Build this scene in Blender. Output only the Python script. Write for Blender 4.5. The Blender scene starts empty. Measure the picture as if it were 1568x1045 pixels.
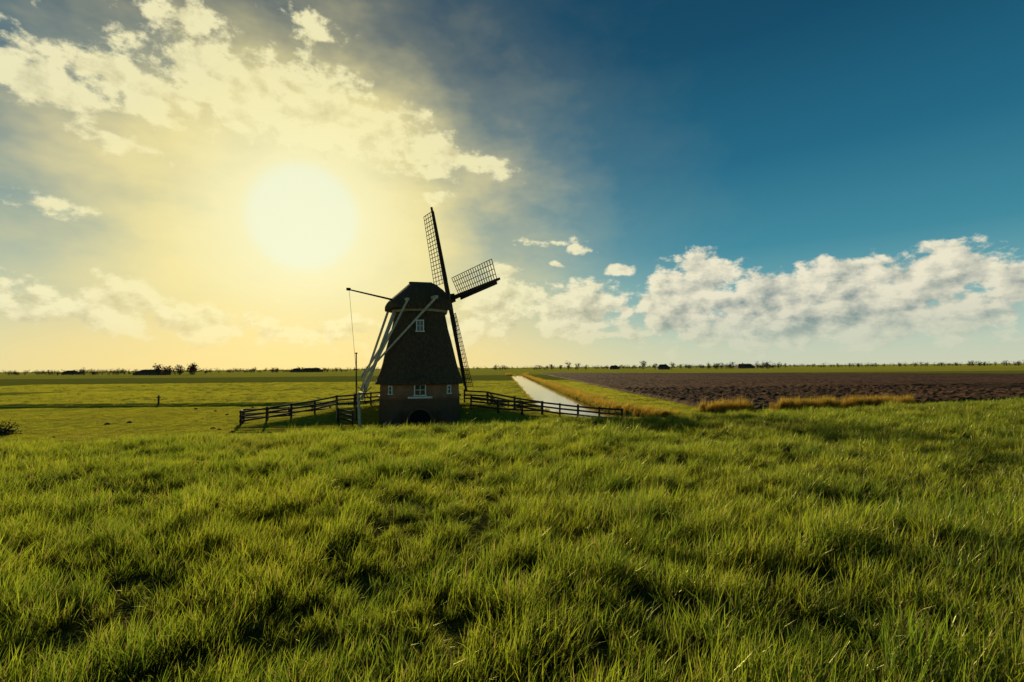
import bpy, math, random
import numpy as np
from mathutils import Vector
random.seed(7); rng=np.random.default_rng(7)
scene=bpy.context.scene
R=math.radians
# ------------------------------------------------------------------ helpers
class NT:
    def __init__(s,nt): s.nt=nt
    def new(s,t,**k):
        n=s.nt.nodes.new(t)
        for a,b in k.items(): setattr(n,a,b)
        return n
    def put(s,sock,v):
        if hasattr(v,'is_output'): s.nt.links.new(v,sock)
        elif v is not None: sock.default_value=v
    def m(s,op,a,b=None,c=None,clamp=False):
        n=s.new('ShaderNodeMath',operation=op,use_clamp=clamp)
        s.put(n.inputs[0],a)
        if b is not None: s.put(n.inputs[1],b)
        if c is not None: s.put(n.inputs[2],c)
        return n.outputs[0]
    def vm(s,op,a,b=None,out=0,c=None):
        n=s.new('ShaderNodeVectorMath',operation=op)
        s.put(n.inputs[0],a)
        if b is not None: s.put(n.inputs[1],b)
        if c is not None: s.put(n.inputs[2],c)
        return n.outputs[out]
    def mr(s,v,a,b,c=0.0,d=1.0,smooth=True):
        n=s.new('ShaderNodeMapRange')
        n.interpolation_type='SMOOTHSTEP' if smooth else 'LINEAR'
        s.put(n.inputs[0],v)
        for i,x in enumerate((a,b,c,d)): n.inputs[i+1].default_value=x
        return n.outputs[0]
    def mix(s,f,a,b,mode='MIX'):
        n=s.new('ShaderNodeMix',data_type='RGBA',blend_type=mode)
        s.put(n.inputs[0],f)
        for sk,v in ((n.inputs[6],a),(n.inputs[7],b)):
            if isinstance(v,tuple) and len(v)==3: v=v+(1,)
            s.put(sk,v)
        return n.outputs[2]
    def noise(s,vec,scale,detail=4,rough=0.5,dist=0.0,out=0,dim='3D'):
        n=s.new('ShaderNodeTexNoise',noise_dimensions=dim); s.put(n.inputs['Vector'],vec)
        n.inputs['Scale'].default_value=scale; n.inputs['Detail'].default_value=detail
        n.inputs['Roughness'].default_value=rough; n.inputs['Distortion'].default_value=dist
        return n.outputs[out]
    def ramp(s,v,stops,interp='LINEAR'):
        n=s.new('ShaderNodeValToRGB'); s.put(n.inputs[0],v)
        e=n.color_ramp.elements; n.color_ramp.interpolation=interp
        while len(e)<len(stops): e.new(0.5)
        for i,(p,c) in enumerate(stops):
            e[i].position=p; e[i].color=tuple(c)+(1,)
        return n.outputs[0]
def srgb(r,g,b):
    f=lambda c:(c/255/12.92 if c/255<=0.04045 else ((c/255+0.055)/1.055)**2.4)
    return (f(r),f(g),f(b))
def material(name):
    m=bpy.data.materials.new(name); m.use_nodes=True; m.node_tree.nodes.clear()
    return m,NT(m.node_tree)
def finish(T,shader):
    o=T.new('ShaderNodeOutputMaterial'); T.nt.links.new(shader,o.inputs[0])
def simple_mat(name,c1,c2,scale=3,rough=0.8,bump=0.3,stretch=(1,1,1),detail=6):
    m,T=material(name)
    pos=T.new('ShaderNodeNewGeometry').outputs['Position']
    v=T.vm('MULTIPLY',pos,stretch)
    n=T.noise(v,scale,detail,0.65)
    col=T.mix(T.mr(n,0.35,0.65),c1,c2)
    b=T.new('ShaderNodeBsdfPrincipled')
    T.put(b.inputs['Base Color'],col); b.inputs['Roughness'].default_value=rough
    b.inputs['Specular IOR Level'].default_value=0.2
    bp=T.new('ShaderNodeBump'); bp.inputs['Strength'].default_value=bump; bp.inputs['Distance'].default_value=0.05
    T.put(bp.inputs['Height'],n); T.put(b.inputs['Normal'],bp.outputs[0])
    finish(T,b.outputs[0]); return m

class MB:
    def __init__(s): s.v=[]; s.f=[]
    def quad(s,*p):
        i=len(s.v); s.v+= [tuple(q) for q in p]; s.f.append(tuple(range(i,i+len(p))))
    def beam(s,p,q,w,h=None,w2=None,h2=None,up=Vector((0,0,1))):
        p=Vector(p);q=Vector(q);h=h or w;w2=w2 or w;h2=h2 or h
        d=(q-p).normalized(); x=d.cross(up)
        if x.length<1e-3: x=d.cross(Vector((1,0,0)))
        x.normalize(); y=x.cross(d).normalized()
        i=len(s.v)
        for c,a,b in ((p,w,h),(q,w2,h2)):
            for sx,sy in ((-1,-1),(1,-1),(1,1),(-1,1)): s.v.append(tuple(c+x*sx*a/2+y*sy*b/2))
        s.f+=[(i,i+3,i+2,i+1),(i+4,i+5,i+6,i+7)]+[(i+k,i+(k+1)%4,i+4+(k+1)%4,i+4+k) for k in range(4)]
    def box(s,c,ax,ay,az,sx,sy,sz):
        c=Vector(c); i=len(s.v)
        for k in (-1,1):
            for a,b in ((-1,-1),(1,-1),(1,1),(-1,1)):
                s.v.append(tuple(c+Vector(ax)*a*sx/2+Vector(ay)*b*sy/2+Vector(az)*k*sz/2))
        s.f+=[(i,i+3,i+2,i+1),(i+4,i+5,i+6,i+7)]+[(i+k,i+(k+1)%4,i+4+(k+1)%4,i+4+k) for k in range(4)]
    def loft(s,rings,cap0=True,cap1=True):
        n=len(rings[0]); i=len(s.v)
        for r in rings: s.v+=[tuple(q) for q in r]
        for a in range(len(rings)-1):
            for k in range(n):
                s.f.append((i+a*n+k,i+a*n+(k+1)%n,i+(a+1)*n+(k+1)%n,i+(a+1)*n+k))
        if cap0: s.f.append(tuple(i+k for k in reversed(range(n))))
        if cap1: s.f.append(tuple(i+(len(rings)-1)*n+k for k in range(n)))
    def obj(s,name,mat,parent=None,smooth=False):
        me=bpy.data.meshes.new(name); me.from_pydata(s.v,[],s.f); me.update()
        me.materials.append(mat)
        if smooth: me.shade_smooth()
        o=bpy.data.objects.new(name,me); scene.collection.objects.link(o)
        if parent:
            o.parent=parent; o.matrix_parent_inverse=parent.matrix_world.inverted()
        return o
def empty(name,loc):
    e=bpy.data.objects.new(name,None); e.location=loc; scene.collection.objects.link(e)
    bpy.context.view_layer.update(); return e

# ------------------------------------------------------------------ camera
cam=bpy.data.objects.new('camera',bpy.data.cameras.new('camera')); scene.collection.objects.link(cam)
cam.location=(0,0,1.6); cam.rotation_euler=(R(90+2.96),R(0.5),0)
cam.data.lens=18; cam.data.sensor_width=36; cam.data.clip_end=20000; cam.data.clip_start=0.05
scene.camera=cam
scene.view_settings.view_transform='Standard'; scene.view_settings.look='None'; scene.view_settings.exposure=0

# ------------------------------------------------------------------ sun + sky
SAZ,SEL=-22.3,15.5
S=Vector((math.sin(R(SAZ))*math.cos(R(SEL)),math.cos(R(SAZ))*math.cos(R(SEL)),math.sin(R(SEL))))
sl=bpy.data.lights.new('sun','SUN'); sl.energy=5.0; sl.angle=R(0.55); sl.color=(1,0.86,0.52)
so=bpy.data.objects.new('sun',sl); scene.collection.objects.link(so)
so.rotation_euler=S.to_track_quat('Z','Y').to_euler(); so.location=(-30,60,40)

world=bpy.data.worlds.new('World'); scene.world=world; world.use_nodes=True
world.node_tree.nodes.clear(); W=NT(world.node_tree)
# clouds as soft ellipses in azimuth / elevation (degrees), eroded by noise.
ROT=-14.0
ellA=[ # upper bank, axes tilted by ROT
(-44,23.4,5.5,2.1,1.05),(-37.6,24.6,7,1.9,1.05),(-32,27.4,6.5,2.7,0.9),(-27.3,26.0,9,3.9,1.2),(-20.5,25.8,8.5,3.8,1.2),(-13.8,24.5,7,2.8,1.15),
(-5.6,22.6,6.5,1.2,1.0),(-10.0,22.8,5.0,1.9,1.1),(-21.2,32.3,2.8,1.3,0.65),(-40,20.3,4.5,1.0,0.55),(-34,31.0,5,1.5,0.5)]
ellB=[
(-8.3,18.7,2.0,0.7,0.8),(5.3,13.9,3.4,0.7,0.85),(7.4,13.0,1.8,0.7,0.85),(12,10.7,1.6,0.7,0.85),(5.2,11.4,0.9,0.35,0.75),
(-0.5,7.0,6,3.0,1.3),(7,6.2,6.4,3.1,1.5),(-5,4.8,6,2.6,1.0),(-1.0,10.7,2.5,0.7,0.6),
(18.4,6.6,5.2,4.2,1.6),(20.6,9.2,3.4,3.3,1.45),(25.5,5.8,5.5,2.7,1.5),(28.6,7.2,4.8,2.6,1.5),(34.0,6.9,6,2.7,1.5),
(40,7.6,4.8,2.7,1.5),(46.5,6.2,4.8,2.6,1.4),(31,4.2,19,2.8,1.55),(54,5.6,8,2,1),
(-37.6,5.6,4.6,2.6,0.95),(-45,5.2,4.5,2.2,0.9),(-31,4.6,6,1.9,0.85),(-44,13.6,4,0.6,0.5),(-20,3.8,9,1.5,0.6),(-70,10,12,3,1)]
g=bpy.data.node_groups.new('cloud_cover','ShaderNodeTree')
g.interface.new_socket('V',in_out='INPUT',socket_type='NodeSocketVector')
g.interface.new_socket('D',in_out='OUTPUT',socket_type='NodeSocketFloat')
G=NT(g); gi=G.new('NodeGroupInput'); go=G.new('NodeGroupOutput')
V=gi.outputs[0]
wn=G.noise(V,0.45,1.5,0.5,0,out=1,dim='2D')
VW=G.vm('ADD',V,G.vm('MULTIPLY',G.vm('SUBTRACT',wn,(0.5,0.5,0.5)),(2.4,1.2,0)))
cr,sr=math.cos(R(ROT)),math.sin(R(ROT))
cx=G.new('ShaderNodeCombineXYZ'); G.put(cx.inputs[0],G.vm('DOT_PRODUCT',VW,(cr,sr,0),out=1)); G.put(cx.inputs[1],G.vm('DOT_PRODUCT',VW,(-sr,cr,0),out=1))
VR=cx.outputs[0]
acc=None
for src,lst,rot in ((VR,ellA,True),(VW,ellB,False)):
    for a_,e_,rx,ry,w in lst:
        c0,c1=(a_*cr+e_*sr,-a_*sr+e_*cr) if rot else (a_,e_)
        # tiny dependency on the running value keeps evaluation sequential (small shader stack)
        vin=src if acc is None else G.vm('MULTIPLY_ADD',acc,(1e-7,1e-7,0),c=src)
        q=G.vm('MULTIPLY_ADD',vin,(1/rx,1/ry,0),c=(-c0/rx,-c1/ry,0))
        L=G.vm('LENGTH',q,out=1)
        k=G.m('MULTIPLY_ADD',L,-(w*0.95+0.05),w)
        acc=k if acc is None else G.m('SMOOTH_MAX',acc,k,0.15)
G.put(go.inputs[0],G.m('MINIMUM',G.m('MAXIMUM',acc,-1.2),1.25))
dirn=W.vm('NORMALIZE',W.new('ShaderNodeTexCoord').outputs['Generated'])
sp=W.new('ShaderNodeSeparateXYZ'); W.put(sp.inputs[0],dirn)
DEG=180/math.pi
az=W.m('MULTIPLY',W.m('ARCTAN2',sp.outputs[0],sp.outputs[1]),DEG)
el=W.m('MULTIPLY',W.m('ARCSINE',sp.outputs[2]),DEG)
cv=W.new('ShaderNodeCombineXYZ'); W.put(cv.inputs[0],az); W.put(cv.inputs[1],el)
AE=cv.outputs[0]
theta=W.m('MULTIPLY',W.m('ARCCOSINE',W.m('MINIMUM',W.vm('DOT_PRODUCT',dirn,tuple(S),out=1),0.999999)),DEG)
base=W.ramp(W.m('DIVIDE',el,60.0,clamp=True),[
 (0.0,srgb(205,208,180)),(0.05,srgb(172,198,184)),(0.12,srgb(110,168,174)),(0.20,srgb(64,138,158)),
 (0.34,srgb(34,106,134)),(0.52,srgb(17,76,104)),(0.75,srgb(10,56,82)),(1.0,srgb(9,46,70))])
hz=W.noise(W.vm('MULTIPLY',AE,(0.6,1.2,1)),0.14,4,0.58,0.0,dim='2D')
th2=W.m('ADD',theta,W.m('MULTIPLY',W.m('SUBTRACT',hz,0.5),17.0))
th2=W.m('ADD',th2,W.m('MULTIPLY',W.m('MAXIMUM',W.m('SUBTRACT',el,SEL+3),0.0),0.42))
gl=W.ramp(W.m('DIVIDE',th2,60.0,clamp=True),[(0,(1,1,1)),(0.15,(0.96,)*3),(0.23,(0.84,)*3),(0.31,(0.60,)*3),(0.37,(0.37,)*3),(0.45,(0.16,)*3),(0.56,(0.05,)*3),(0.75,(0,)*3)])
low=W.m('MULTIPLY',W.mr(el,-2,17,1,0),W.mr(theta,16,46,1,0))
low2=W.m('MULTIPLY',W.mr(el,-1,7,0.8,0),W.mr(theta,40,90,1,0.45))
gf=W.m('SUBTRACT',1.0,W.m('MULTIPLY',W.m('MULTIPLY',W.m('SUBTRACT',1.0,gl),W.m('SUBTRACT',1.0,W.m('MULTIPLY',low,0.9))),W.m('SUBTRACT',1.0,low2)))
gcol=W.ramp(W.m('DIVIDE',theta,50.0,clamp=True),[(0,srgb(240,244,208)),(0.08,srgb(241,244,205)),(0.12,srgb(248,241,186)),(0.25,srgb(247,232,160)),(0.45,srgb(234,219,158)),(0.7,srgb(216,216,174)),(1,srgb(204,210,184))])
lowwarm=W.m('MULTIPLY',W.mr(el,0,10,0.75,0),W.mr(theta,14,46,1,0.0))
gcol=W.mix(lowwarm,gcol,srgb(246,222,144))
clear=W.mix(gf,base,gcol)
sk=W.new('ShaderNodeTexSky',sky_type='NISHITA'); sk.sun_disc=False
sk.sun_elevation=R(SEL); sk.sun_rotation=R(SAZ%360)
nis=W.vm('SCALE',sk.outputs[0]); nis.node.inputs['Scale'].default_value=0.025
def background(col):
    cus=W.vm('SCALE',col); cus.node.inputs['Scale'].default_value=9.6
    b=W.new('ShaderNodeBackground'); b.inputs[1].default_value=0.1; W.put(b.inputs[0],W.vm('ADD',nis,cus)); return b
gn=W.new('ShaderNodeGroup'); gn.node_tree=g; W.put(gn.inputs[0],AE); acc=gn.outputs[0]
nv=W.vm('MULTIPLY_ADD',AE,(1,1.55,1),c=W.vm('MULTIPLY',acc,(1e-7,1e-7,0)))
n1=W.noise(nv,0.30,8,0.60,0,dim='2D')
off=W.vm('MULTIPLY',W.vm('NORMALIZE',W.vm('SUBTRACT',(SAZ,SEL+14,0),AE)),(1.0,1.6,0))
n1b=W.noise(W.vm('ADD',nv,off),0.30,5,0.58,0,dim='2D')
bump_=W.m('MULTIPLY',W.m('SUBTRACT',n1,n1b),3.0)
d0=W.m('MULTIPLY_ADD',W.m('SUBTRACT',n1,0.5),3.0,acc)
cov=W.mr(d0,-0.12,0.45)
thick=W.mr(d0,0.35,1.6)
lit=W.m('SUBTRACT',W.m('MULTIPLY_ADD',bump_,0.75,0.86),W.m('MULTIPLY',thick,0.32),clamp=True)
lit=W.m('SUBTRACT',lit,W.mr(el,3.5,9.0,0.22,0.0),clamp=True)
nearS=W.mr(theta,8,48,1,0)
lit=W.m('MULTIPLY_ADD',nearS,0.18,lit,clamp=True)
shc=W.mix(nearS,srgb(122,140,142),srgb(186,174,122))
ltc=W.mix(nearS,srgb(242,234,206),srgb(250,243,188))
ccol=W.mix(lit,shc,ltc)
hazeC=W.mr(el,0.8,6.0,0.75,0.0)
ccol=W.mix(W.m('MAXIMUM',hazeC,W.m('MULTIPLY',gl,0.42)),ccol,W.mix(0.5,gcol,clear))
cloudy=W.mix(W.m('MULTIPLY',cov,0.95),clear,ccol)
cloudy=W.mix(W.mr(theta,4.2,5.8,1,0),cloudy,srgb(240,244,208))
# the part of the sky that holds no clouds is evaluated without the cloud nodes
reg=W.m('MULTIPLY',W.m('MULTIPLY',W.m('GREATER_THAN',el,-0.5),W.m('LESS_THAN',el,40.0)),W.m('LESS_THAN',W.m('ABSOLUTE',az),90.0))
ms=W.new('ShaderNodeMixShader'); W.put(ms.inputs[0],reg)
lowc=W.mix(W.mr(el,-3,-0.5,0,1),srgb(90,100,60),clear)
W.nt.links.new(background(lowc).outputs[0],ms.inputs[1]); W.nt.links.new(background(cloudy).outputs[0],ms.inputs[2])
wo=W.new('ShaderNodeOutputWorld'); W.put(wo.inputs[0],ms.outputs[0])
world.cycles.sampling_method='MANUAL'; world.cycles.sample_map_resolution=256

# ------------------------------------------------------------------ terrain
PZ=-2.9
CW=6.4   # canal centre in the sheared frame
def shear(y):
    y=np.asarray(y,float)
    return -0.0165*(np.clip(y,40,275)-59)+0.012*np.maximum(62-np.clip(y,46,62),0)**2
emb=[(-25,37.5,-3.2),(-21,40.0,-2.8),(-14.5,45.5,-1.75),(-8,48,-1.35),(-3,46.3,-1.65),(2.5,43.5,-2.4),(8.5,40.5,-2.95)]
def smooth(x): x=np.clip(x,0,1); return x*x*(3-2*x)
def vnoise(x,y,s,seed=0):
    x=np.asarray(x,float); y=np.asarray(y,float); ca,sa=math.cos(0.6+seed),math.sin(0.6+seed)
    x,y=(x*ca-y*sa)/s+5100.5+seed*17.3,(x*sa+y*ca)/s+5200.5+seed*9.1
    xi=np.floor(x).astype(np.int64); yi=np.floor(y).astype(np.int64); fx=x-xi; fy=y-yi
    fx=fx*fx*(3-2*fx); fy=fy*fy*(3-2*fy)
    def hsh(a,b):
        h=(a*374761393+b*668265263+seed*1442695041)&0xffffffff
        h=((h^(h>>13))*1274126177)&0xffffffff
        return ((h^(h>>16))&0xffff)/65535.0
    return (hsh(xi,yi)*(1-fx)+hsh(xi+1,yi)*fx)*(1-fy)+(hsh(xi,yi+1)*(1-fx)+hsh(xi+1,yi+1)*fx)*fy
def Hgt(x,y):
    x=np.asarray(x,float); y=np.asarray(y,float)
    e=(y-(15.4+0.326*np.clip(x,-60,80)))/1.052
    top=-0.14+0.09*(vnoise(x,y,3.2,1)-0.5)+0.08*(vnoise(x,y,1.1,2)-0.5)+0.10*(vnoise(x,y,9,8)-0.5)*smooth(y/8)
    t=np.clip(e/7.5,0,1); z=top*(1-t)+PZ*(t*t*(1-t)*0.6+t*(1-0.6*t*(1-t))) 
    z=np.where(e>7.5,PZ+0.08*(vnoise(x,y,4,3)-0.5)+0.10*(vnoise(x,y,17,4)-0.5),z)
    best=np.full(z.shape,-9.0)
    for a,b in zip(emb[:-1],emb[1:]):
        dx,dy2=b[0]-a[0],b[1]-a[1]; L2=dx*dx+dy2*dy2
        tt=np.clip(((x-a[0])*dx+(y-a[1])*dy2)/L2,0,1)
        d=np.hypot(x-a[0]-tt*dx,y-a[1]-tt*dy2)
        zz=a[2]+tt*(b[2]-a[2])-np.maximum(d-1.0,0)*0.42
        best=np.maximum(best,zz)
    k=0.25; z2=np.maximum(z,best); z=np.where(e>5,z2+k*0.25*np.exp(-np.abs(z-best)/k),z)
    # sluice pool in front of the culvert
    pd=np.hypot((x+7.1)/2.0,(y-38.6)/3.0); z=z-0.9*smooth((1.25-pd)/0.5)*(e>8)
    u=x-shear(y); dc=np.abs(u-CW)
    c=smooth((3.7-dc)/0.9)*smooth((y-46)/2.0)*smooth((300-y)/12)
    z=z-1.3*c*(z<-1.5)
    z=z+0.35*np.exp(-((dc-6.0)/1.6)**2)*smooth((y-46)/6)*(u>CW)
    d=np.abs(y-(65+0.01*x)); z=z-0.9*smooth((1.5-d)/0.9)*(x<-11)+0.25*np.exp(-((y-67.8)/1.0)**2)*(x<-10)
    d=np.abs((y-(49.6+0.26*(x-20.5)))/1.033); z=z-0.8*smooth((1.4-d)/0.8)*(x>19)
    return z
us=np.unique(np.round(np.concatenate([-np.geomspace(34,6000,40),np.arange(-34,45,0.4),np.geomspace(45,6000,44),[CW-3.7,CW-3.4,CW-3,CW+3,CW+3.4,CW+3.7]]),3))
ys=np.unique(np.round(np.concatenate([-np.geomspace(6,2500,14),np.arange(-6,72,0.4),np.geomspace(72,7000,80)]),3))
U,Y=np.meshgrid(us,ys); X=U+shear(Y); Z=Hgt(X,Y)
def grid_mesh(name,X,Y,Z,mat):
    h,w=X.shape; v=np.stack([X,Y,Z],-1).reshape(-1,3)
    i=np.arange(h*w).reshape(h,w)
    f=np.stack([i[:-1,:-1],i[:-1,1:],i[1:,1:],i[1:,:-1]],-1).reshape(-1,4)
    me=bpy.data.meshes.new(name); me.from_pydata(v.tolist(),[],f.tolist()); me.materials.append(mat); me.shade_smooth()
    o=bpy.data.objects.new(name,me); scene.collection.objects.link(o); return o
def field_mat(name):
    m,T=material(name)
    pos=T.new('ShaderNodeNewGeometry').outputs['Position']
    s=T.new('ShaderNodeSeparateXYZ'); T.put(s.inputs[0],pos)
    nA=T.noise(T.vm('MULTIPLY',pos,(0.25,1,1)),0.06,4,0.6)
    nB=T.noise(pos,1.3,6,0.7)
    nC=T.noise(pos,9,3,0.7)
    nW=T.m('MULTIPLY_ADD',T.m('SUBTRACT',T.noise(pos,0.03,2,0.5),0.5),26.0,s.outputs[1])
    mown=T.mix(T.mr(nA,0.35,0.65),(0.31,0.28,0.028),(0.22,0.25,0.026))
    rough=T.mix(T.mr(nB,0.3,0.7),(0.045,0.075,0.014),(0.17,0.20,0.028))
    far=T.mix(T.mr(T.noise(T.vm('MULTIPLY',pos,(0.02,0.35,1)),0.05,4,0.6),0.40,0.6),(0.08,0.12,0.02),(0.24,0.25,0.035))
    c=T.mix(T.m('GREATER_THAN',s.outputs[1],66.5),mown,rough)
    c=T.mix(T.mr(nW,120,135),c,far)
    c=T.mix(T.mr(nW,172,180),c,T.mix(T.mr(nB,0.3,0.7),(0.035,0.055,0.014),(0.08,0.10,0.02)))
    c=T.mix(T.mr(nW,300,330),c,T.mix(T.mr(nA,0.35,0.65),(0.30,0.27,0.035),(0.16,0.18,0.03)))
    c=T.mix(T.mr(nC,0.35,0.75,0,0.55),c,(0.04,0.055,0.012))
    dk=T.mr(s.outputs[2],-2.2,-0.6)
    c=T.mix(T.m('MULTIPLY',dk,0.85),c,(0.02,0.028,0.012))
    c=T.mix(T.mr(s.outputs[2],-3.0,-3.25),c,(0.015,0.018,0.008))
    bp=T.new('ShaderNodeBump'); bp.inputs['Strength'].default_value=0.9; bp.inputs['Distance'].default_value=0.25
    T.put(bp.inputs['Height'],T.m('ADD',nB,T.m('MULTIPLY',nC,0.5)))
    b=T.new('ShaderNodeBsdfPrincipled'); T.put(b.inputs['Base Color'],c); b.inputs['Roughness'].default_value=0.9
    b.inputs['Specular IOR Level'].default_value=0.0
    b.inputs['Sheen Weight'].default_value=0.12; b.inputs['Sheen Roughness'].default_value=0.6
    b.inputs['Sheen Tint'].default_value=(0.8,0.75,0.12,1)
    T.put(b.inputs['Normal'],bp.outputs[0]); finish(T,b.outputs[0]); return m
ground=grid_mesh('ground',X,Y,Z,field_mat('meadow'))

# ploughed field
px=np.concatenate([[0],np.arange(0.4,60,0.22),np.geomspace(60,900,110)]); py=np.concatenate([[0],np.arange(0.3,70,0.22),np.geomspace(70.3,500,120)])
A,B=np.meshgrid(px,py)
near=52.2+0.26*np.clip(A,0,300); farr=np.maximum(395-0.98*A,205); farr=np.maximum(farr,near+60)
FX=20.3+A; FY=near+(B/500)*(farr-near)
cl=0.30*vnoise(FX,FY,0.8,5)**2+0.18*vnoise(FX,FY,0.35,6)+0.10*np.sin(FX*2*math.pi/1.6+0.3*np.sin(FY*0.1))*np.exp(-FY/250)
FZ=PZ+0.02+cl+0.15*(vnoise(FX,FY,25,7))
FZ[0,:]=PZ-0.3; FZ[:,0]=PZ-0.3; FZ[-1,:]=PZ-0.3; FZ[:,-1]=PZ-0.3
m,T=material('ploughed_soil')
pos=T.new('ShaderNodeNewGeometry').outputs['Position']
n=T.noise(pos,0.9,7,0.75); n2=T.noise(T.vm('MULTIPLY',pos,(0.4,1,1)),0.05,4,0.6); n3=T.noise(pos,6,4,0.75)
c=T.mix(T.mr(n,0.38,0.62),(0.042,0.020,0.013),(0.17,0.090,0.052))
c=T.mix(T.mr(n2,0.4,0.65,0,0.5),c,(0.16,0.085,0.052)); c=T.mix(T.mr(n3,0.5,0.75,0,0.7),c,(0.020,0.012,0.009))
bp=T.new('ShaderNodeBump'); bp.inputs['Strength'].default_value=1.0; bp.inputs['Distance'].default_value=0.4
T.put(bp.inputs['Height'],T.m('ADD',n,T.m('MULTIPLY',n3,0.4)))
b=T.new('ShaderNodeBsdfPrincipled'); T.put(b.inputs['Base Color'],c); b.inputs['Roughness'].default_value=0.85; b.inputs['Specular IOR Level'].default_value=0.04
T.put(b.inputs['Normal'],bp.outputs[0]); finish(T,b.outputs[0])
grid_mesh('ploughed_field',FX,FY,FZ,m)

# canal water
m,T=material('canal_water_surface')
pos=T.new('ShaderNodeNewGeometry').outputs['Position']
b=T.new('ShaderNodeBsdfPrincipled'); b.inputs['Base Color'].default_value=(0.03,0.045,0.04,1); b.inputs['Roughness'].default_value=0.06; b.inputs['IOR'].default_value=1.6
bp=T.new('ShaderNodeBump'); bp.inputs['Strength'].default_value=0.06; bp.inputs['Distance'].default_value=0.03
T.put(bp.inputs['Height'],T.noise(T.vm('MULTIPLY',pos,(1,0.6,1)),2.5,4,0.6)); T.put(b.inputs['Normal'],bp.outputs[0]); finish(T,b.outputs[0])
yy=np.concatenate([np.arange(46,64,1.0),np.arange(64,304,6.0)]); UU,YY=np.meshgrid([CW-3.8,CW,CW+3.8],yy)
grid_mesh('canal_water',UU+shear(YY),YY,np.full(UU.shape,-3.13),m)

# ------------------------------------------------------------------ grass tufts
def grass_mat(name,d1,d2,t1,t2,tip,mixf=0.55,gloss=0.08,root=0.2):
    m,T=material(name)
    oi=T.new('ShaderNodeObjectInfo'); pos=T.new('ShaderNodeNewGeometry').outputs['Position']
    at=T.new('ShaderNodeAttribute'); at.attribute_name='t'; t=at.outputs['Fac']
    n=T.noise(pos,0.55,2,0.6); r=T.m('ADD',T.m('MULTIPLY',oi.outputs['Random'],0.5),T.m('MULTIPLY',T.mr(n,0.3,0.7),0.5))
    dc=T.mix(r,d1,d2); tc=T.mix(r,t1,t2)
    at2=T.new('ShaderNodeAttribute'); at2.attribute_name='dry'
    pn=T.mr(T.noise(pos,0.22,2,0.5),0.56,0.72,0,0.3)
    dry=T.m('MAXIMUM',at2.outputs['Fac'],pn)
    dc=T.mix(dry,dc,tip); tc=T.mix(dry,tc,tuple(min(1,x*1.5) for x in tip))
    rt=T.mr(t,0.02,0.85,root,1.0)  # blades darken to the root: dead thatch plus occlusion painted into the colour
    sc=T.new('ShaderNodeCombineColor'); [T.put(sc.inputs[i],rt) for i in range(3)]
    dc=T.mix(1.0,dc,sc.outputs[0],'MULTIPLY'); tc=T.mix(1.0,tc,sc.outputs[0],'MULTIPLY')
    D=T.new('ShaderNodeBsdfDiffuse'); T.put(D.inputs[0],dc)
    Tr=T.new('ShaderNodeBsdfTranslucent'); T.put(Tr.inputs[0],tc)
    Gs=T.new('ShaderNodeBsdfGlossy'); Gs.inputs['Roughness'].default_value=0.38; Gs.inputs[0].default_value=(0.9,0.9,0.35,1)
    m1=T.new('ShaderNodeMixShader'); m1.inputs[0].default_value=mixf; T.put(m1.inputs[1],D.outputs[0]); T.put(m1.inputs[2],Tr.outputs[0])
    m2=T.new('ShaderNodeMixShader'); m2.inputs[0].default_value=gloss; T.put(m2.inputs[1],m1.outputs[0]); T.put(m2.inputs[2],Gs.outputs[0])
    finish(T,m2.outputs[0]); return m
def tuft(name,mat,nb,rad,Lr,wd,wind,spread,segs=3,dry=0.08,droop=1.0):
    v=[];f=[];ta=[];da=[]
    for _ in range(nb):
        a=random.uniform(0,2*math.pi); r=rad*math.sqrt(random.random())
        bx,by=r*math.cos(a),r*math.sin(a)
        L=random.uniform(*Lr)*(1 if random.random()<0.85 else 1.25)
        wa=random.gauss(wind[0],0.9); bend=abs(random.gauss(wind[1],0.28))*droop
        lx,ly=math.cos(wa),math.sin(wa)
        ox,oy=random.gauss(0,spread),random.gauss(0,spread)
        fa=random.uniform(0,math.pi); w=wd*random.uniform(0.7,1.3); sx,sy=math.cos(fa),math.sin(fa)
        isdry=1.0 if random.random()<dry else 0.0
        i=len(v); x,y,z=bx,by,-0.02
        for k in range(segs+1):
            t=k/segs
            th=bend*t*1.3+0.05
            if k>0:
                dl=L/segs
                x+=dl*(math.sin(th)*lx+ox); y+=dl*(math.sin(th)*ly+oy); z+=dl*math.cos(min(th,1.5))
            ww=w*(1-0.55*t)
            if k<segs:
                v.append((x-sx*ww/2,y-sy*ww/2,z)); v.append((x+sx*ww/2,y+sy*ww/2,z)); ta+=[t,t]; da+=[isdry]*2
            else: v.append((x,y,z)); ta.append(t); da.append(isdry)
        for k in range(segs-1): f.append((i+2*k,i+2*k+1,i+2*k+3,i+2*k+2))
        f.append((i+2*segs-2,i+2*segs-1,i+2*segs))
    me=bpy.data.meshes.new(name); me.from_pydata(v,[],f); me.materials.append(mat)
    me.attributes.new('t','FLOAT','POINT').data.foreach_set('value',ta)
    me.attributes.new('dry','FLOAT','POINT').data.foreach_set('value',da)
    return bpy.data.objects.new(name,me)
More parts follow.
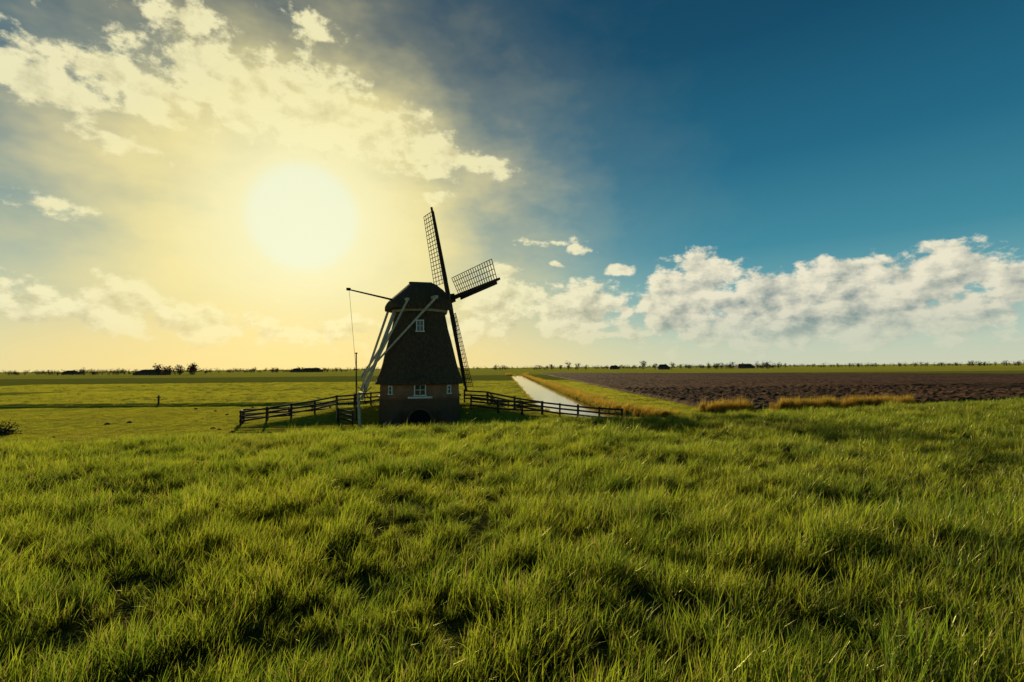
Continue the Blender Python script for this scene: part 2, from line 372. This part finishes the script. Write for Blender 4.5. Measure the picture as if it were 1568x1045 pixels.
def instancer(name,P,rot,scl,coll,nvar):
    n=len(P); me=bpy.data.meshes.new(name); me.vertices.add(n); me.vertices.foreach_set('co',np.asarray(P,dtype=np.float32).ravel())
    me.attributes.new('rz','FLOAT','POINT').data.foreach_set('value',np.asarray(rot,dtype=np.float32))
    me.attributes.new('sc','FLOAT_VECTOR','POINT').data.foreach_set('vector',np.asarray(scl,dtype=np.float32).ravel())
    me.attributes.new('ix','INT','POINT').data.foreach_set('value',rng.integers(0,nvar,n).astype(np.int32))
    o=bpy.data.objects.new(name,me); scene.collection.objects.link(o)
    ng=bpy.data.node_groups.new(name+'_scatter','GeometryNodeTree')
    ng.interface.new_socket('Geometry',in_out='INPUT',socket_type='NodeSocketGeometry')
    ng.interface.new_socket('Geometry',in_out='OUTPUT',socket_type='NodeSocketGeometry')
    N=ng.nodes; L=ng.links; i=N.new('NodeGroupInput'); ou=N.new('NodeGroupOutput')
    ci=N.new('GeometryNodeCollectionInfo'); ci.inputs['Collection'].default_value=coll; ci.inputs['Separate Children'].default_value=True; ci.inputs['Reset Children'].default_value=True
    ip=N.new('GeometryNodeInstanceOnPoints'); ip.inputs['Pick Instance'].default_value=True
    def na(nm,ty):
        k=N.new('GeometryNodeInputNamedAttribute'); k.data_type=ty; k.inputs[0].default_value=nm; return k.outputs[0]
    cx=N.new('ShaderNodeCombineXYZ'); L.new(na('rz','FLOAT'),cx.inputs[2])
    er=N.new('FunctionNodeEulerToRotation'); L.new(cx.outputs[0],er.inputs[0])
    L.new(i.outputs[0],ip.inputs['Points']); L.new(ci.outputs[0],ip.inputs['Instance']); L.new(er.outputs[0],ip.inputs['Rotation'])
    L.new(na('sc','FLOAT_VECTOR'),ip.inputs['Scale']); L.new(na('ix','INT'),ip.inputs['Instance Index']); L.new(ip.outputs[0],ou.inputs[0])
    md=o.modifiers.new('scatter','NODES'); md.node_group=ng
    return o
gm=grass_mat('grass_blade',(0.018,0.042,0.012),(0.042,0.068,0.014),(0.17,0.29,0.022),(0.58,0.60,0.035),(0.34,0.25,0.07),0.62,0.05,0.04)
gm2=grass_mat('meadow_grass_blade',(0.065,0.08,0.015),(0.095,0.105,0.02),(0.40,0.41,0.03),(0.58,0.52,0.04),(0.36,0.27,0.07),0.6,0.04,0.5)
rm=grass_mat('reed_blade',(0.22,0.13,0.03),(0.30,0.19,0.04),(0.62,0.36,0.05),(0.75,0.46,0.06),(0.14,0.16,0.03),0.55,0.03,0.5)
WIND=(R(-20),0.42)
cA=bpy.data.collections.new('grass_tufts')
for k in range(12): cA.objects.link(tuft('grass_tuft',gm,30,0.064,(0.09,0.25),0.0056,WIND,0.16))
cB=bpy.data.collections.new('meadow_tufts')
for k in range(6): cB.objects.link(tuft('meadow_tuft',gm2,40,0.30,(0.07,0.16),0.012,WIND,0.2,segs=2))
cC=bpy.data.collections.new('reed_tufts')
for k in range(6): cC.objects.link(tuft('reed_tuft',rm,46,0.28,(0.6,1.3),0.024,(R(-20),0.25),0.10,segs=3,dry=0.12))
def scatter(n,x0,x1,y0,y1): return rng.uniform(x0,x1,n),rng.uniform(y0,y1,n)
Ps=[];Sc=[]
def dyke(dens_,d0,d1,sxy):
    n=int(dens_*(2*(1.15*d1+3))*(d1-d0)); x,y=scatter(n,-(1.15*d1+3),1.15*d1+3,d0,d1)
    k=(np.abs(x)<1.15*y+3)&((y-(15.4+0.326*x))/1.052<1.8)
    x,y=x[k],y[k]; nn=vnoise(x,y,0.32,11); s=(0.16+0.95*nn+0.45*vnoise(x,y,1.0,14)+0.28*vnoise(x,y,3.7,12))*rng.uniform(0.72,1.28,len(x))
    k=rng.random(len(x))<(0.28+1.05*nn); x,y,s=x[k],y[k],s[k]
    Ps.append(np.stack([x,y,Hgt(x,y)],-1)); Sc.append(np.stack([(s*0.6+0.4)*sxy,(s*0.6+0.4)*sxy,s],-1))
dyke(120,0.6,6,1.0); dyke(70,6,12,1.25); dyke(40,12,34,1.6)
P=np.concatenate(Ps); Q=np.concatenate(Sc)
instancer('grass',P,rng.normal(0,0.8,len(P)),Q,cA,12)
Ps=[];Sc=[]
def mead(n,x0,x1,y0,y1,s0,hs=1.0):
    x,y=scatter(n,x0,x1,y0,y1); z=Hgt(x,y)
    k=(z>-3.1)&(np.abs(x)<1.25*y)&((y-(15.4+0.326*x))/1.052>3)&~((x>19.5)&(y>51.0+0.26*(x-20.5)))&((np.hypot(x+7.9,y-44)>3.9))
    k&=~((np.abs(x-shear(y)-CW)<3.3)&(y>46))
    x,y,z=x[k],y[k],z[k]; s=s0*rng.uniform(0.7,1.3,len(x))*(0.7+0.6*vnoise(x,y,2.2,21))
    Ps.append(np.stack([x,y,z],-1)); Sc.append(np.stack([s,s,s*hs],-1))
mead(24000,-60,45,26,66,1.0,0.7)
mead(9000,-95,21,66.8,110,1.5,1.1)
mead(8000,-160,21,110,175,2.4,0.7)
mead(2500,7,20,46,150,1.4,1.2)
P=np.concatenate(Ps); Q=np.concatenate(Sc)
instancer('meadow_grass',P,rng.normal(0,0.6,len(P)),Q,cB,6)
Ps=[];Sc=[]
n_=1700; y=46+rng.random(n_)**1.5*240; x=shear(y)+CW+3.45+np.abs(rng.normal(0,0.75,n_)); Ps.append(np.stack([x,y,Hgt(x,y)],-1)); s=rng.uniform(0.35,0.7,n_); Sc.append(np.stack([s*1.4,s*1.4,s],-1))
y=50+rng.random(200)*200; x=shear(y)+CW-3.6-np.abs(rng.normal(0,0.2,200)); Ps.append(np.stack([x,y,Hgt(x,y)],-1)); s=rng.uniform(0.2,0.4,200); Sc.append(np.stack([s*1.3,s*1.3,s],-1))
x=rng.uniform(-4,9,160); y=292+rng.normal(0,2,160); Ps.append(np.stack([x,y,Hgt(x,y)],-1)); s=rng.uniform(0.8,1.4,160); Sc.append(np.stack([s,s,s],-1))
x=18.5+rng.random(900)*26; y=50.9+0.26*(x-20.5)+rng.normal(0,0.5,900); kk=vnoise(x,y,1.6,31)>0.45; x=x[kk];y=y[kk]
Ps.append(np.stack([x,y,Hgt(x,y)],-1)); s=rng.uniform(0.5,1.25,len(x)); Sc.append(np.stack([s*0.8,s*0.8,s],-1))
P=np.concatenate(Ps); Q=np.concatenate(Sc); instancer('reeds',P,rng.normal(0,0.6,len(P)),Q,cC,6)

# ------------------------------------------------------------------ materials for built things
thatch=simple_mat('thatch',(0.045,0.030,0.018),(0.125,0.082,0.045),14,0.95,0.9,(1,1,0.12))
wood_dark=simple_mat('dark_weathered_wood',(0.024,0.018,0.013),(0.065,0.047,0.032),8,0.8,0.4)
wood_pale=simple_mat('pale_painted_timber',(0.42,0.37,0.27),(0.58,0.52,0.40),5,0.6,0.2)
white=simple_mat('white_paint',(0.62,0.60,0.54),(0.78,0.76,0.70),6,0.5,0.1)
grey_w=simple_mat('grey_board',(0.24,0.21,0.16),(0.38,0.34,0.27),6,0.7,0.2)
m,T=material('brick'); tc=T.new('ShaderNodeNewGeometry').outputs['Position']
s_=T.new('ShaderNodeSeparateXYZ'); T.put(s_.inputs[0],tc); cc=T.new('ShaderNodeCombineXYZ'); T.put(cc.inputs[0],T.m('ADD',s_.outputs[0],s_.outputs[1])); T.put(cc.inputs[1],s_.outputs[2])
br=T.new('ShaderNodeTexBrick'); T.put(br.inputs[0],cc.outputs[0]); br.inputs['Scale'].default_value=4.5; br.inputs['Color1'].default_value=(0.38,0.17,0.08,1); br.inputs['Color2'].default_value=(0.28,0.12,0.06,1); br.inputs['Mortar'].default_value=(0.26,0.22,0.17,1); br.inputs['Mortar Size'].default_value=0.012
wn=T.noise(tc,1.2,5,0.6); c=T.mix(T.mr(wn,0.35,0.7,0,0.5),br.outputs[0],(0.10,0.06,0.035))
c=T.mix(T.mr(s_.outputs[2],-0.7,-1.0,0,0.7),c,(0.055,0.040,0.026))
b=T.new('ShaderNodeBsdfPrincipled'); T.put(b.inputs['Base Color'],c); b.inputs['Roughness'].default_value=0.85; b.inputs['Specular IOR Level'].default_value=0.2; finish(T,b.outputs[0]); brick=m
m,T=material('window_glass'); b=T.new('ShaderNodeBsdfPrincipled'); b.inputs['Base Color'].default_value=(0.02,0.025,0.03,1); b.inputs['Roughness'].default_value=0.08
bp=T.new('ShaderNodeBump'); bp.inputs['Strength'].default_value=0.05; T.put(bp.inputs['Height'],T.noise(T.new('ShaderNodeNewGeometry').outputs['Position'],3)); T.put(b.inputs['Normal'],bp.outputs[0]); finish(T,b.outputs[0]); glass=m

# ------------------------------------------------------------------ windmill
C=Vector((-7.9,44,0)); mill=empty('windmill',(C.x,C.y,PZ))
nF=Vector((0.18,-0.984,0)).normalized(); rF=Vector((0.984,0.18,0)).normalized(); UP=Vector((0,0,1))
a=Vector((0.84,0.543,0)).normalized(); h=Vector((a.y,-a.x,0))
def octr(ap,z,n=64,rd=1.055,c=C,jit=0.0):
    out=[]
    for k in range(n):
        th=2*math.pi*k/n; d=(th+math.pi/8)%(math.pi/4)-math.pi/8
        r=min(ap/math.cos(d),ap*rd)+random.uniform(-jit,jit)
        p=c+(nF*math.cos(th)+rF*math.sin(th))*r; out.append((p.x,p.y,z+random.uniform(-jit,jit)))
    return out
prof=[(3.30,0.28),(3.62,0.30),(3.66,0.42),(3.50,0.75),(3.28,1.3),(3.08,2.0),(2.88,2.9),(2.62,3.9),(2.38,4.9),(2.20,5.7),(2.10,6.35)]
def ap_at(z):
    for (a0,z0),(a1,z1) in zip(prof[2:-1],prof[3:]):
        if z0<=z<=z1: return a0+(a1-a0)*(z-z0)/(z1-z0)
    return 3.6
mb=MB(); mb.loft([octr(r,z,jit=0.025) for r,z in prof]); mb.obj('thatched_body',thatch,mill)
mb=MB(); mb.loft([octr(3.28,-4.0,rd=1.09),octr(3.28,-0.74,rd=1.09),octr(3.40,-0.74,rd=1.09),octr(3.40,-0.62,rd=1.09),octr(3.24,-0.62,rd=1.09),octr(3.22,0.30,rd=1.09)]); mb.obj('brick_base',brick,mill)
mb=MB(); mb.loft([octr(2.12,6.30),octr(2.30,6.30),octr(2.34,6.50),octr(2.12,6.50)]); mb.obj('cap_ring',grey_w,mill)
# cap: straight-sided thatched hood with a flat ridge
secs=[(-2.75,1.1,0.55,6.62),(-2.55,1.65,0.85,6.54),(-1.8,2.2,1.55,6.50),(-0.85,2.4,2.42,6.50),(1.0,2.3,2.52,6.50),(1.75,2.0,2.05,6.52),(2.25,1.6,1.6,6.60)]
prf=[(1,0.0),(1.0,0.16),(0.93,0.34),(0.80,0.56),(0.64,0.76),(0.44,0.91),(0.22,0.98),(0,1.0)]
prf=prf+[(-x_,z_) for x_,z_ in reversed(prf[:-1])]
rings=[]
for s_,w_,h_,z0 in secs:
    r=[]
    for cx_,sz_ in prf:
        p=C+a*(s_+random.uniform(-.02,.02))+h*w_*cx_; r.append((p.x,p.y,z0+h_*sz_+random.uniform(-.02,.02)))
    rings.append(r)
mb=MB(); mb.loft(rings); mb.obj('thatched_cap',thatch,mill)
mb=MB()
p=C+a*2.29; mb.box((p.x,p.y,7.35),h,a,UP,2.3,0.08,1.2)
p=C+a*2.36; mb.box((p.x,p.y,6.75),h,a,UP,2.7,0.1,0.14)
p=C-a*2.62; mb.box((p.x,p.y,6.70),h,a,UP,2.6,0.1,0.16)
mb.obj('cap_boards',grey_w,mill)
mb=MB(); p=C-a*0.95;q=C+a*1.05; mb.beam((p.x,p.y,8.93),(q.x,q.y,9.03),0.35,0.12); mb.obj('cap_ridge',wood_dark,mill)
mb=MB(); Tt=C-a*5.0
def P3(v,z): return Vector((v.x,v.y,z))
mb.beam(P3(C-a*1.9,7.35),P3(Tt,-0.9),0.28,0.28,0.2,0.2)
sp1=C+a*0.2; sp2=C-a*1.9
mb.beam(P3(sp1-h*3.0,7.42),P3(sp1+h*3.0,7.42),0.26); mb.beam(P3(sp2-h*2.1,7.2),P3(sp2+h*2.1,7.2),0.22)
for sg in (-1,1):
    mb.beam(P3(sp1+h*3.0*sg,7.42),P3(Tt+h*0.12*sg,0.9),0.17,0.17,0.13,0.13)
    mb.beam(P3(sp2+h*2.1*sg,7.2),P3(Tt+h*0.12*sg,-0.1),0.15,0.15,0.12,0.12)
mb.beam(P3(Tt-h*0.8,-0.35),P3(Tt+h*0.8,-0.35),0.16)
mb.obj('tail_braces',wood_pale,mill)
mb=MB(); mb.beam(P3(C-a*1.8,7.25),P3(C-a*6.1,7.95),0.15,0.15,0.09,0.09); e_=C-a*6.05
mb.beam(P3(e_,7.95),P3(C-a*5.3,-0.2),0.02); mb.box(P3(C-a*6.1,7.97),a,h,UP,0.3,0.2,0.2)
wc=P3(Tt+h*0.85,-0.35)
for k in range(8):
    t=math.pi*2*k/8; mb.beam(wc,wc+(a*math.cos(t)+UP*math.sin(t))*0.75,0.05)
mb.obj('brake_lever_and_winch',wood_dark,mill)
t_=R(10); A_=Vector((a.x*math.cos(t_),a.y*math.cos(t_),math.sin(t_))); U_=Vector((-a.x*math.sin(t_),-a.y*math.sin(t_),math.cos(t_)))
ph=R(3.6); B1=U_*math.cos(ph)-h*math.sin(ph); B2=h*math.cos(ph)+U_*math.sin(ph)
hub=P3(C+a*2.75,7.78)
mb=MB(); mb.beam(hub-A_*2.2,hub+A_*0.45,0.5,0.5); mb.box(hub+A_*0.1,B1,B2,A_,0.75,0.75,0.7); mb.obj('windshaft',wood_dark,mill)
Bs=[(B1,-B2,0.0),(B2,B1,0.3),(-B1,B2,0.0),(-B2,-B1,0.3)]
for k,(D_,S_,off_) in enumerate(Bs):
    o_=hub+A_*off_; L_=8.35; mb=MB()
    mb.beam(o_,o_+D_*L_,0.36,0.30,0.17,0.14,up=A_)
    zs=np.arange(1.5,8.3,0.36)
    def lat(r,w):
        tw=-R(17-13*r/8.35); return o_+D_*r+(S_*math.cos(tw)+A_*math.sin(tw))*w
    for r in zs: mb.beam(lat(r,-0.05),lat(r,1.65),0.05,0.04,up=A_)
    for w in (0.45,0.86,1.26,1.63):
        for r0,r1 in zip(zs[:-1],zs[1:]): mb.beam(lat(r0,w),lat(r1,w),0.045,0.035,up=A_)
    mb.beam(o_+D_*1.6-S_*0.28,o_+D_*7.9-S_*0.22,0.30,0.03,0.22,0.03,up=A_)
    mb.obj('sail_%d'%(k+1),wood_dark,mill)
fr=MB(); gl_=MB(); sh=MB()
def window(n_,r_,ap,z,w,hh,bars=1,c=C):
    p=P3(c+n_*ap,z); up_=UP
    gl_.box(p+n_*0.03,r_,n_,up_,w-0.06,0.06,hh-0.06)
    for sx_ in (-1,1): fr.box(p+r_*sx_*(w/2)+n_*0.05,r_,n_,up_,0.09,0.14,hh+0.1)
    fr.box(p+UP*(hh/2)+n_*0.052,r_,n_,up_,w-0.1,0.14,0.08); fr.box(p-UP*(hh/2)+n_*0.06,r_,n_,up_,w+0.22,0.2,0.08)
    for b_ in range(bars): fr.box(p+n_*0.065+r_*(w*((b_+1)/(bars+1)-0.5)),r_,n_,up_,0.04,0.05,hh-0.12)
    fr.box(p+n_*0.068,r_,n_,up_,w-0.12,0.05,0.04)
window(nF,rF,ap_at(4.6)+0.02,5.05,0.55,0.9)
sh.box(P3(C+nF*(ap_at(5.2)-0.12),5.05),rF,nF,UP,0.72,0.55,1.05)
window(nF,rF,3.23,-0.12,0.85,0.85,1)
fr.box(P3(C+nF*3.42,-0.70),rF,nF,UP,1.9,0.25,0.14)
for sg in (-1,1):
    th=sg*math.pi/4; n_=nF*math.cos(th)+rF*math.sin(th); r_=Vector((-n_.y,n_.x,0)); r_=r_ if r_.dot(rF)>0 else -r_
    window(n_,r_,3.23,-0.15,0.36,0.65,0)
fr.obj('window_frames',white,mill); gl_.obj('window_panes',glass,mill); sh.obj('dormer_cheeks',wood_dark,mill)
mb=MB(); rr=[]
for s_ in (0.0,0.35,0.7):
    r=[]
    for k in range(9):
        t=math.pi*k/8; p=C+nF*(3.35+s_*0.55)+rF*math.cos(t)*(0.95-0.15*s_); r.append((p.x,p.y,0.34+math.sin(t)*(0.75-0.35*s_)))
    rr.append(r)
mb.loft(rr); mb.obj('eyebrow_thatch',thatch,mill)
mb=MB(); dk=MB()
c0=P3(C+nF*3.34,-2.5)
for k in range(12):
    t0=math.pi*k/12;t1=math.pi*(k+1)/12
    mb.beam(c0+rF*math.cos(t0)*0.95+UP*math.sin(t0)*0.95,c0+rF*math.cos(t1)*0.95+UP*math.sin(t1)*0.95,0.22,0.22,up=nF)
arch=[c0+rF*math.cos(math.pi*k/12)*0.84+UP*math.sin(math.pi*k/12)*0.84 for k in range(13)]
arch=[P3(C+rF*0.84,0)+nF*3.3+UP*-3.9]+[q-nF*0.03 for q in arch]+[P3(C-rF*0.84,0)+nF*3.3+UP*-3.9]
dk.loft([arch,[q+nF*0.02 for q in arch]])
mb.obj('culvert_arch',brick,mill)
blk=simple_mat('culvert_painted_shade',(0.006,0.006,0.005),(0.012,0.011,0.009),4); dk.obj('culvert_mouth',blk,mill)  # near-black slab: the shade inside the opening is painted as its colour
mb=MB()
for sg in (-1,1):
    p=P3(C+nF*3.1+rF*sg*1.5,-2.5); q=P3(C+nF*5.2+rF*sg*2.6,-3.0); mb.beam(p,q,0.3,1.5,0.3,0.9)
mb.obj('wing_walls',brick,mill)

# ------------------------------------------------------------------ fences
def fence(pts,name,hh=1.15,step=1.9,rails=3):
    mb=MB(); P=[]
    for (x0,y0),(x1,y1) in zip(pts[:-1],pts[1:]):
        n=max(1,round(math.hypot(x1-x0,y1-y0)/step))
        for k in range(n): P.append((x0+(x1-x0)*k/n,y0+(y1-y0)*k/n))
    P.append(pts[-1]); Q=[]
    for x,y in P:
        z=float(Hgt(np.array([x]),np.array([y]))[0]); Q.append(Vector((x,y,z)))
        lean=Vector((random.gauss(0,0.03),random.gauss(0,0.03),0))
        mb.beam((x,y,z-0.4),Vector((x,y,z+hh+random.uniform(-0.03,0.06)))+lean,0.14,0.14,0.13,0.13)
    for p,q in zip(Q[:-1],Q[1:]):
        d=(q-p).normalized(); off=Vector((-d.y,d.x,0)).normalized()*-0.085
        if off.y>0: off=-off
        for k in range(rails):
            zz=hh*(0.32+0.30*k); mb.beam(p+off+UP*(zz+random.gauss(0,0.015)),q+off+UP*(zz+random.gauss(0,0.015)),0.045,0.14)
    return mb.obj(name,wood_dark)
fence([(-21.2,40.2),(-18.2,42.4),(-15.2,44.6),(-12.6,45.8),(-11.2,46.4)],'wooden_fence')
fence([(-21.2,40.2),(-23.2,44.5),(-18.5,47.5),(-14,49.2),(-11,49.6)],'wooden_fence')
fence([(-15.2,44.6),(-14.2,42.0),(-12.7,40.9)],'wooden_fence')
fence([(-4.4,47.2),(-2.2,46.2),(0.2,44.7),(2.5,43.2),(5.3,41.8),(8.6,40.4)],'wooden_fence')
fence([(-3.6,44.6),(-1.2,43.6),(0.8,43.0),(2.5,43.2)],'wooden_fence')
fence([(-2.2,46.2),(-1.6,50.5),(0.8,53.5)],'wooden_fence')
mb=MB(); mb.beam((-12.0,40.6,-3.2),(-12.15,40.6,-0.3),0.2,0.2,0.17,0.17); mb.obj('painted_post',wood_pale)
mb=MB(); mb.beam((-12.9,42.6,-2.9),(-12.95,42.6,2.9),0.1,0.1,0.08,0.08); mb.box((-12.95,42.6,2.9),(1,0,0),(0,1,0),(0,0,1),0.16,0.16,0.1); mb.obj('mast',wood_dark)
mb=MB(); mb.beam((-46,66.9,-2.9),(-46,66.9,-1.6),0.16,0.16,0.14,0.14); mb.beam((-46.3,66.85,-1.9),(-45.7,66.85,-1.88),0.05,0.12); mb.obj('marker_post',wood_dark)

# ------------------------------------------------------------------ distance: trees and farms
leaf=simple_mat('bare_twigs',(0.040,0.030,0.018),(0.085,0.060,0.032),0.5,0.9,0.0)
def trees(name,specs,fill=1.0):
    mb=MB()
    for x,y,hh,w,nn in specs:
        g0=PZ; mb.beam((x,y,g0-0.2),(x+random.gauss(0,0.2),y,g0+hh*0.5),hh*0.06,hh*0.06,hh*0.03,hh*0.03)
        lobes=[]
        for _ in range(8):
            t=random.uniform(0,2*math.pi); r=random.uniform(0.0,0.62)*w/2
            lx,ly,lz=x+r*math.cos(t),y+r*math.sin(t),g0+hh*random.uniform(0.22,0.76)
            lobes.append((lx,ly,lz,random.uniform(0.2,0.36)*min(w,hh)))
            mb.beam((x,y,g0+hh*0.2),(lx,ly,lz),hh*0.025,hh*0.025,hh*0.01,hh*0.01)
        for _ in range(int(nn*fill)):
            L=random.choice(lobes); d=Vector((random.gauss(0,1),random.gauss(0,1),random.gauss(0,1))); d.normalize(); d*=L[3]*random.random()**0.45
            c=Vector(L[:3])+d; s=0.09*hh*random.uniform(0.5,1.1)
            if c.z<g0: c.z=g0+0.2
            e1=Vector((random.gauss(0,1),random.gauss(0,0.5),random.gauss(0,1))).normalized()*s; e2=Vector((random.gauss(0,1),random.gauss(0,0.5),random.gauss(0,1))).normalized()*s*0.8
            mb.quad(c-e1,c+e2,c+e1*0.9-e2*0.4)
    return mb.obj(name,leaf)
def at(pxv,D): return ((pxv-784)/784*D,D)
def belt(p0,p1,D,h0,h1,gap=0.0,step=5,wf=1.3,nn=90):
    out=[]; X0=(p0-784)/784*D; X1=(p1-784)/784*D; x=X0
    while x<X1:
        hh=random.uniform(h0,h1)
        if random.random()>gap: out.append((x,D+random.uniform(-25,25),hh,hh*wf,nn))
        x+=step*random.uniform(0.6,1.4)
    return out
sp=[]
sp+=belt(257,290,520,10,14,0,3,1.1,180)
sp+=belt(80,210,600,5,9,0.1,4,1.6); sp+=belt(0,80,650,4,7,0.2,5,1.6)
sp+=[at(315,520)+(5,4,80)]
sp+=belt(330,450,800,5,9,0.1,5.5,1.7); sp+=belt(450,570,750,5,9,0.15,5,1.6)
trees('distant_trees',sp)
sp=[]
sp+=belt(758,778,800,7,10,0.05,4); sp+=belt(818,842,800,6,9,0.1,5)
for q,hh in ((845,11),(858,9),(870,15),(884,12),(897,9)): sp+=[at(q,780)+(hh,hh*0.9,140)]
sp+=belt(905,980,900,5,9,0.1,5,1.6)
sp+=[at(984,700)+(13,13,190),at(1003,700)+(10,10,150),at(1028,700)+(10,10,150)]
sp+=belt(1040,1200,850,5,9,0.05,4.5,1.6); sp+=belt(1090,1130,700,8,11,0.05,4.5); sp+=belt(1150,1190,700,8,12,0.05,4.5)
trees('distant_trees',sp)
sp=belt(1205,1270,1100,5,8,0.1,5,1.8)+belt(1265,1352,900,7,9,0.0,3.6)+belt(1378,1480,950,7,10,0.0,3.6)+belt(1480,1640,900,8,11,0.0,4)+belt(560,760,1300,7,10,0.05,6.5,2.0)+belt(770,1250,1400,7,11,0.08,6.5,2.0)+belt(-100,560,1300,8,12,0.05,6,2.0)+belt(1340,1400,1300,6,9,0.05,6,1.8)
trees('distant_trees',sp,0.6)
rooft=simple_mat('roof_tiles',(0.06,0.035,0.025),(0.10,0.055,0.04),2,0.8,0.2)
wallm=simple_mat('farm_brick',(0.14,0.08,0.06),(0.2,0.12,0.09),2,0.9,0.2)
def farm(pxv,D,w,dp,hw,hr):
    x,y=at(pxv,D); e=empty('farmhouse',(x,y,PZ)); z=PZ
    mb=MB(); mb.box((x,y,z+hw/2),(1,0,0),(0,1,0),(0,0,1),w,dp,hw); mb.obj('walls',wallm,e)
    mb=MB(); b=[(x-w/2-.4,y-dp/2-.4,z+hw),(x+w/2+.4,y-dp/2-.4,z+hw),(x+w/2+.4,y+dp/2+.4,z+hw),(x-w/2-.4,y+dp/2+.4,z+hw)]
    r0=(x-w/2+dp*0.35,y,z+hw+hr); r1=(x+w/2-dp*0.35,y,z+hw+hr)
    mb.quad(b[0],b[1],r1,r0); mb.quad(b[2],b[3],r0,r1); mb.quad(b[1],b[2],r1); mb.quad(b[3],b[0],r0); mb.obj('roof',rooft,e)
    mb=MB(); mb.box((x+w*0.2,y+0.6,z+hw+hr+0.2),(1,0,0),(0,1,0),(0,0,1),0.8,0.8,1.6); mb.obj('chimney',wallm,e)
    mb=MB()
    for k in range(4): mb.box((x-w*0.36+k*w*0.24,y-dp/2-0.02,z+hw*0.55),(1,0,0),(0,1,0),(0,0,1),1.2,0.1,1.3)
    mb.obj('windows',glass,e)
farm(233,520,28,14,2.0,3.6); farm(478,800,30,14,2.5,4.0); farm(455,800,16,12,2.5,3.5)
farm(1015,700,16,10,2.5,4.5); farm(1140,800,26,12,2.5,4.5); farm(110,700,18,10,2.2,3.5); farm(940,850,16,10,2.4,4)
soil=simple_mat('molehill_soil',(0.02,0.016,0.012),(0.05,0.035,0.025),8,0.95,0.5)
mb=MB()
for _ in range(16):
    x=random.uniform(-38,-18); y=random.uniform(35,62); z=float(Hgt(np.array([x]),np.array([y]))[0]); r0=random.uniform(0.12,0.26)
    rr=[]
    for q,zz in ((1,-0.05),(0.75,0.35),(0.4,0.6),(0.05,0.68)):
        rr.append([(x+r0*q*math.cos(t)*random.uniform(.85,1.15),y+r0*q*math.sin(t)*random.uniform(.85,1.15),z+zz*r0) for t in [2*math.pi*k/9 for k in range(9)]])
    mb.loft(rr)
mb.obj('molehills',soil)
# low bramble bush in the pasture at the left
bl=simple_mat('bush_leaves',(0.02,0.03,0.012),(0.05,0.06,0.02),6,0.8,0.1)
mb=MB()
for k in range(9): mb.beam((-36.8,37,-3),(-36.8+random.gauss(0,0.6),37+random.gauss(0,0.4),-2.3+random.random()*0.3),0.04)
for k in range(900):
    d=Vector((random.gauss(0,0.55),random.gauss(0,0.4),abs(random.gauss(0,0.32)))); c_=Vector((-36.8,37,-2.9))+d
    e1=Vector([random.gauss(0,1) for _ in range(3)]).normalized()*0.07; e2=Vector([random.gauss(0,1) for _ in range(3)]).normalized()*0.05
    mb.quad(c_-e1,c_+e2,c_+e1,c_-e2)
mb.obj('bush',bl)
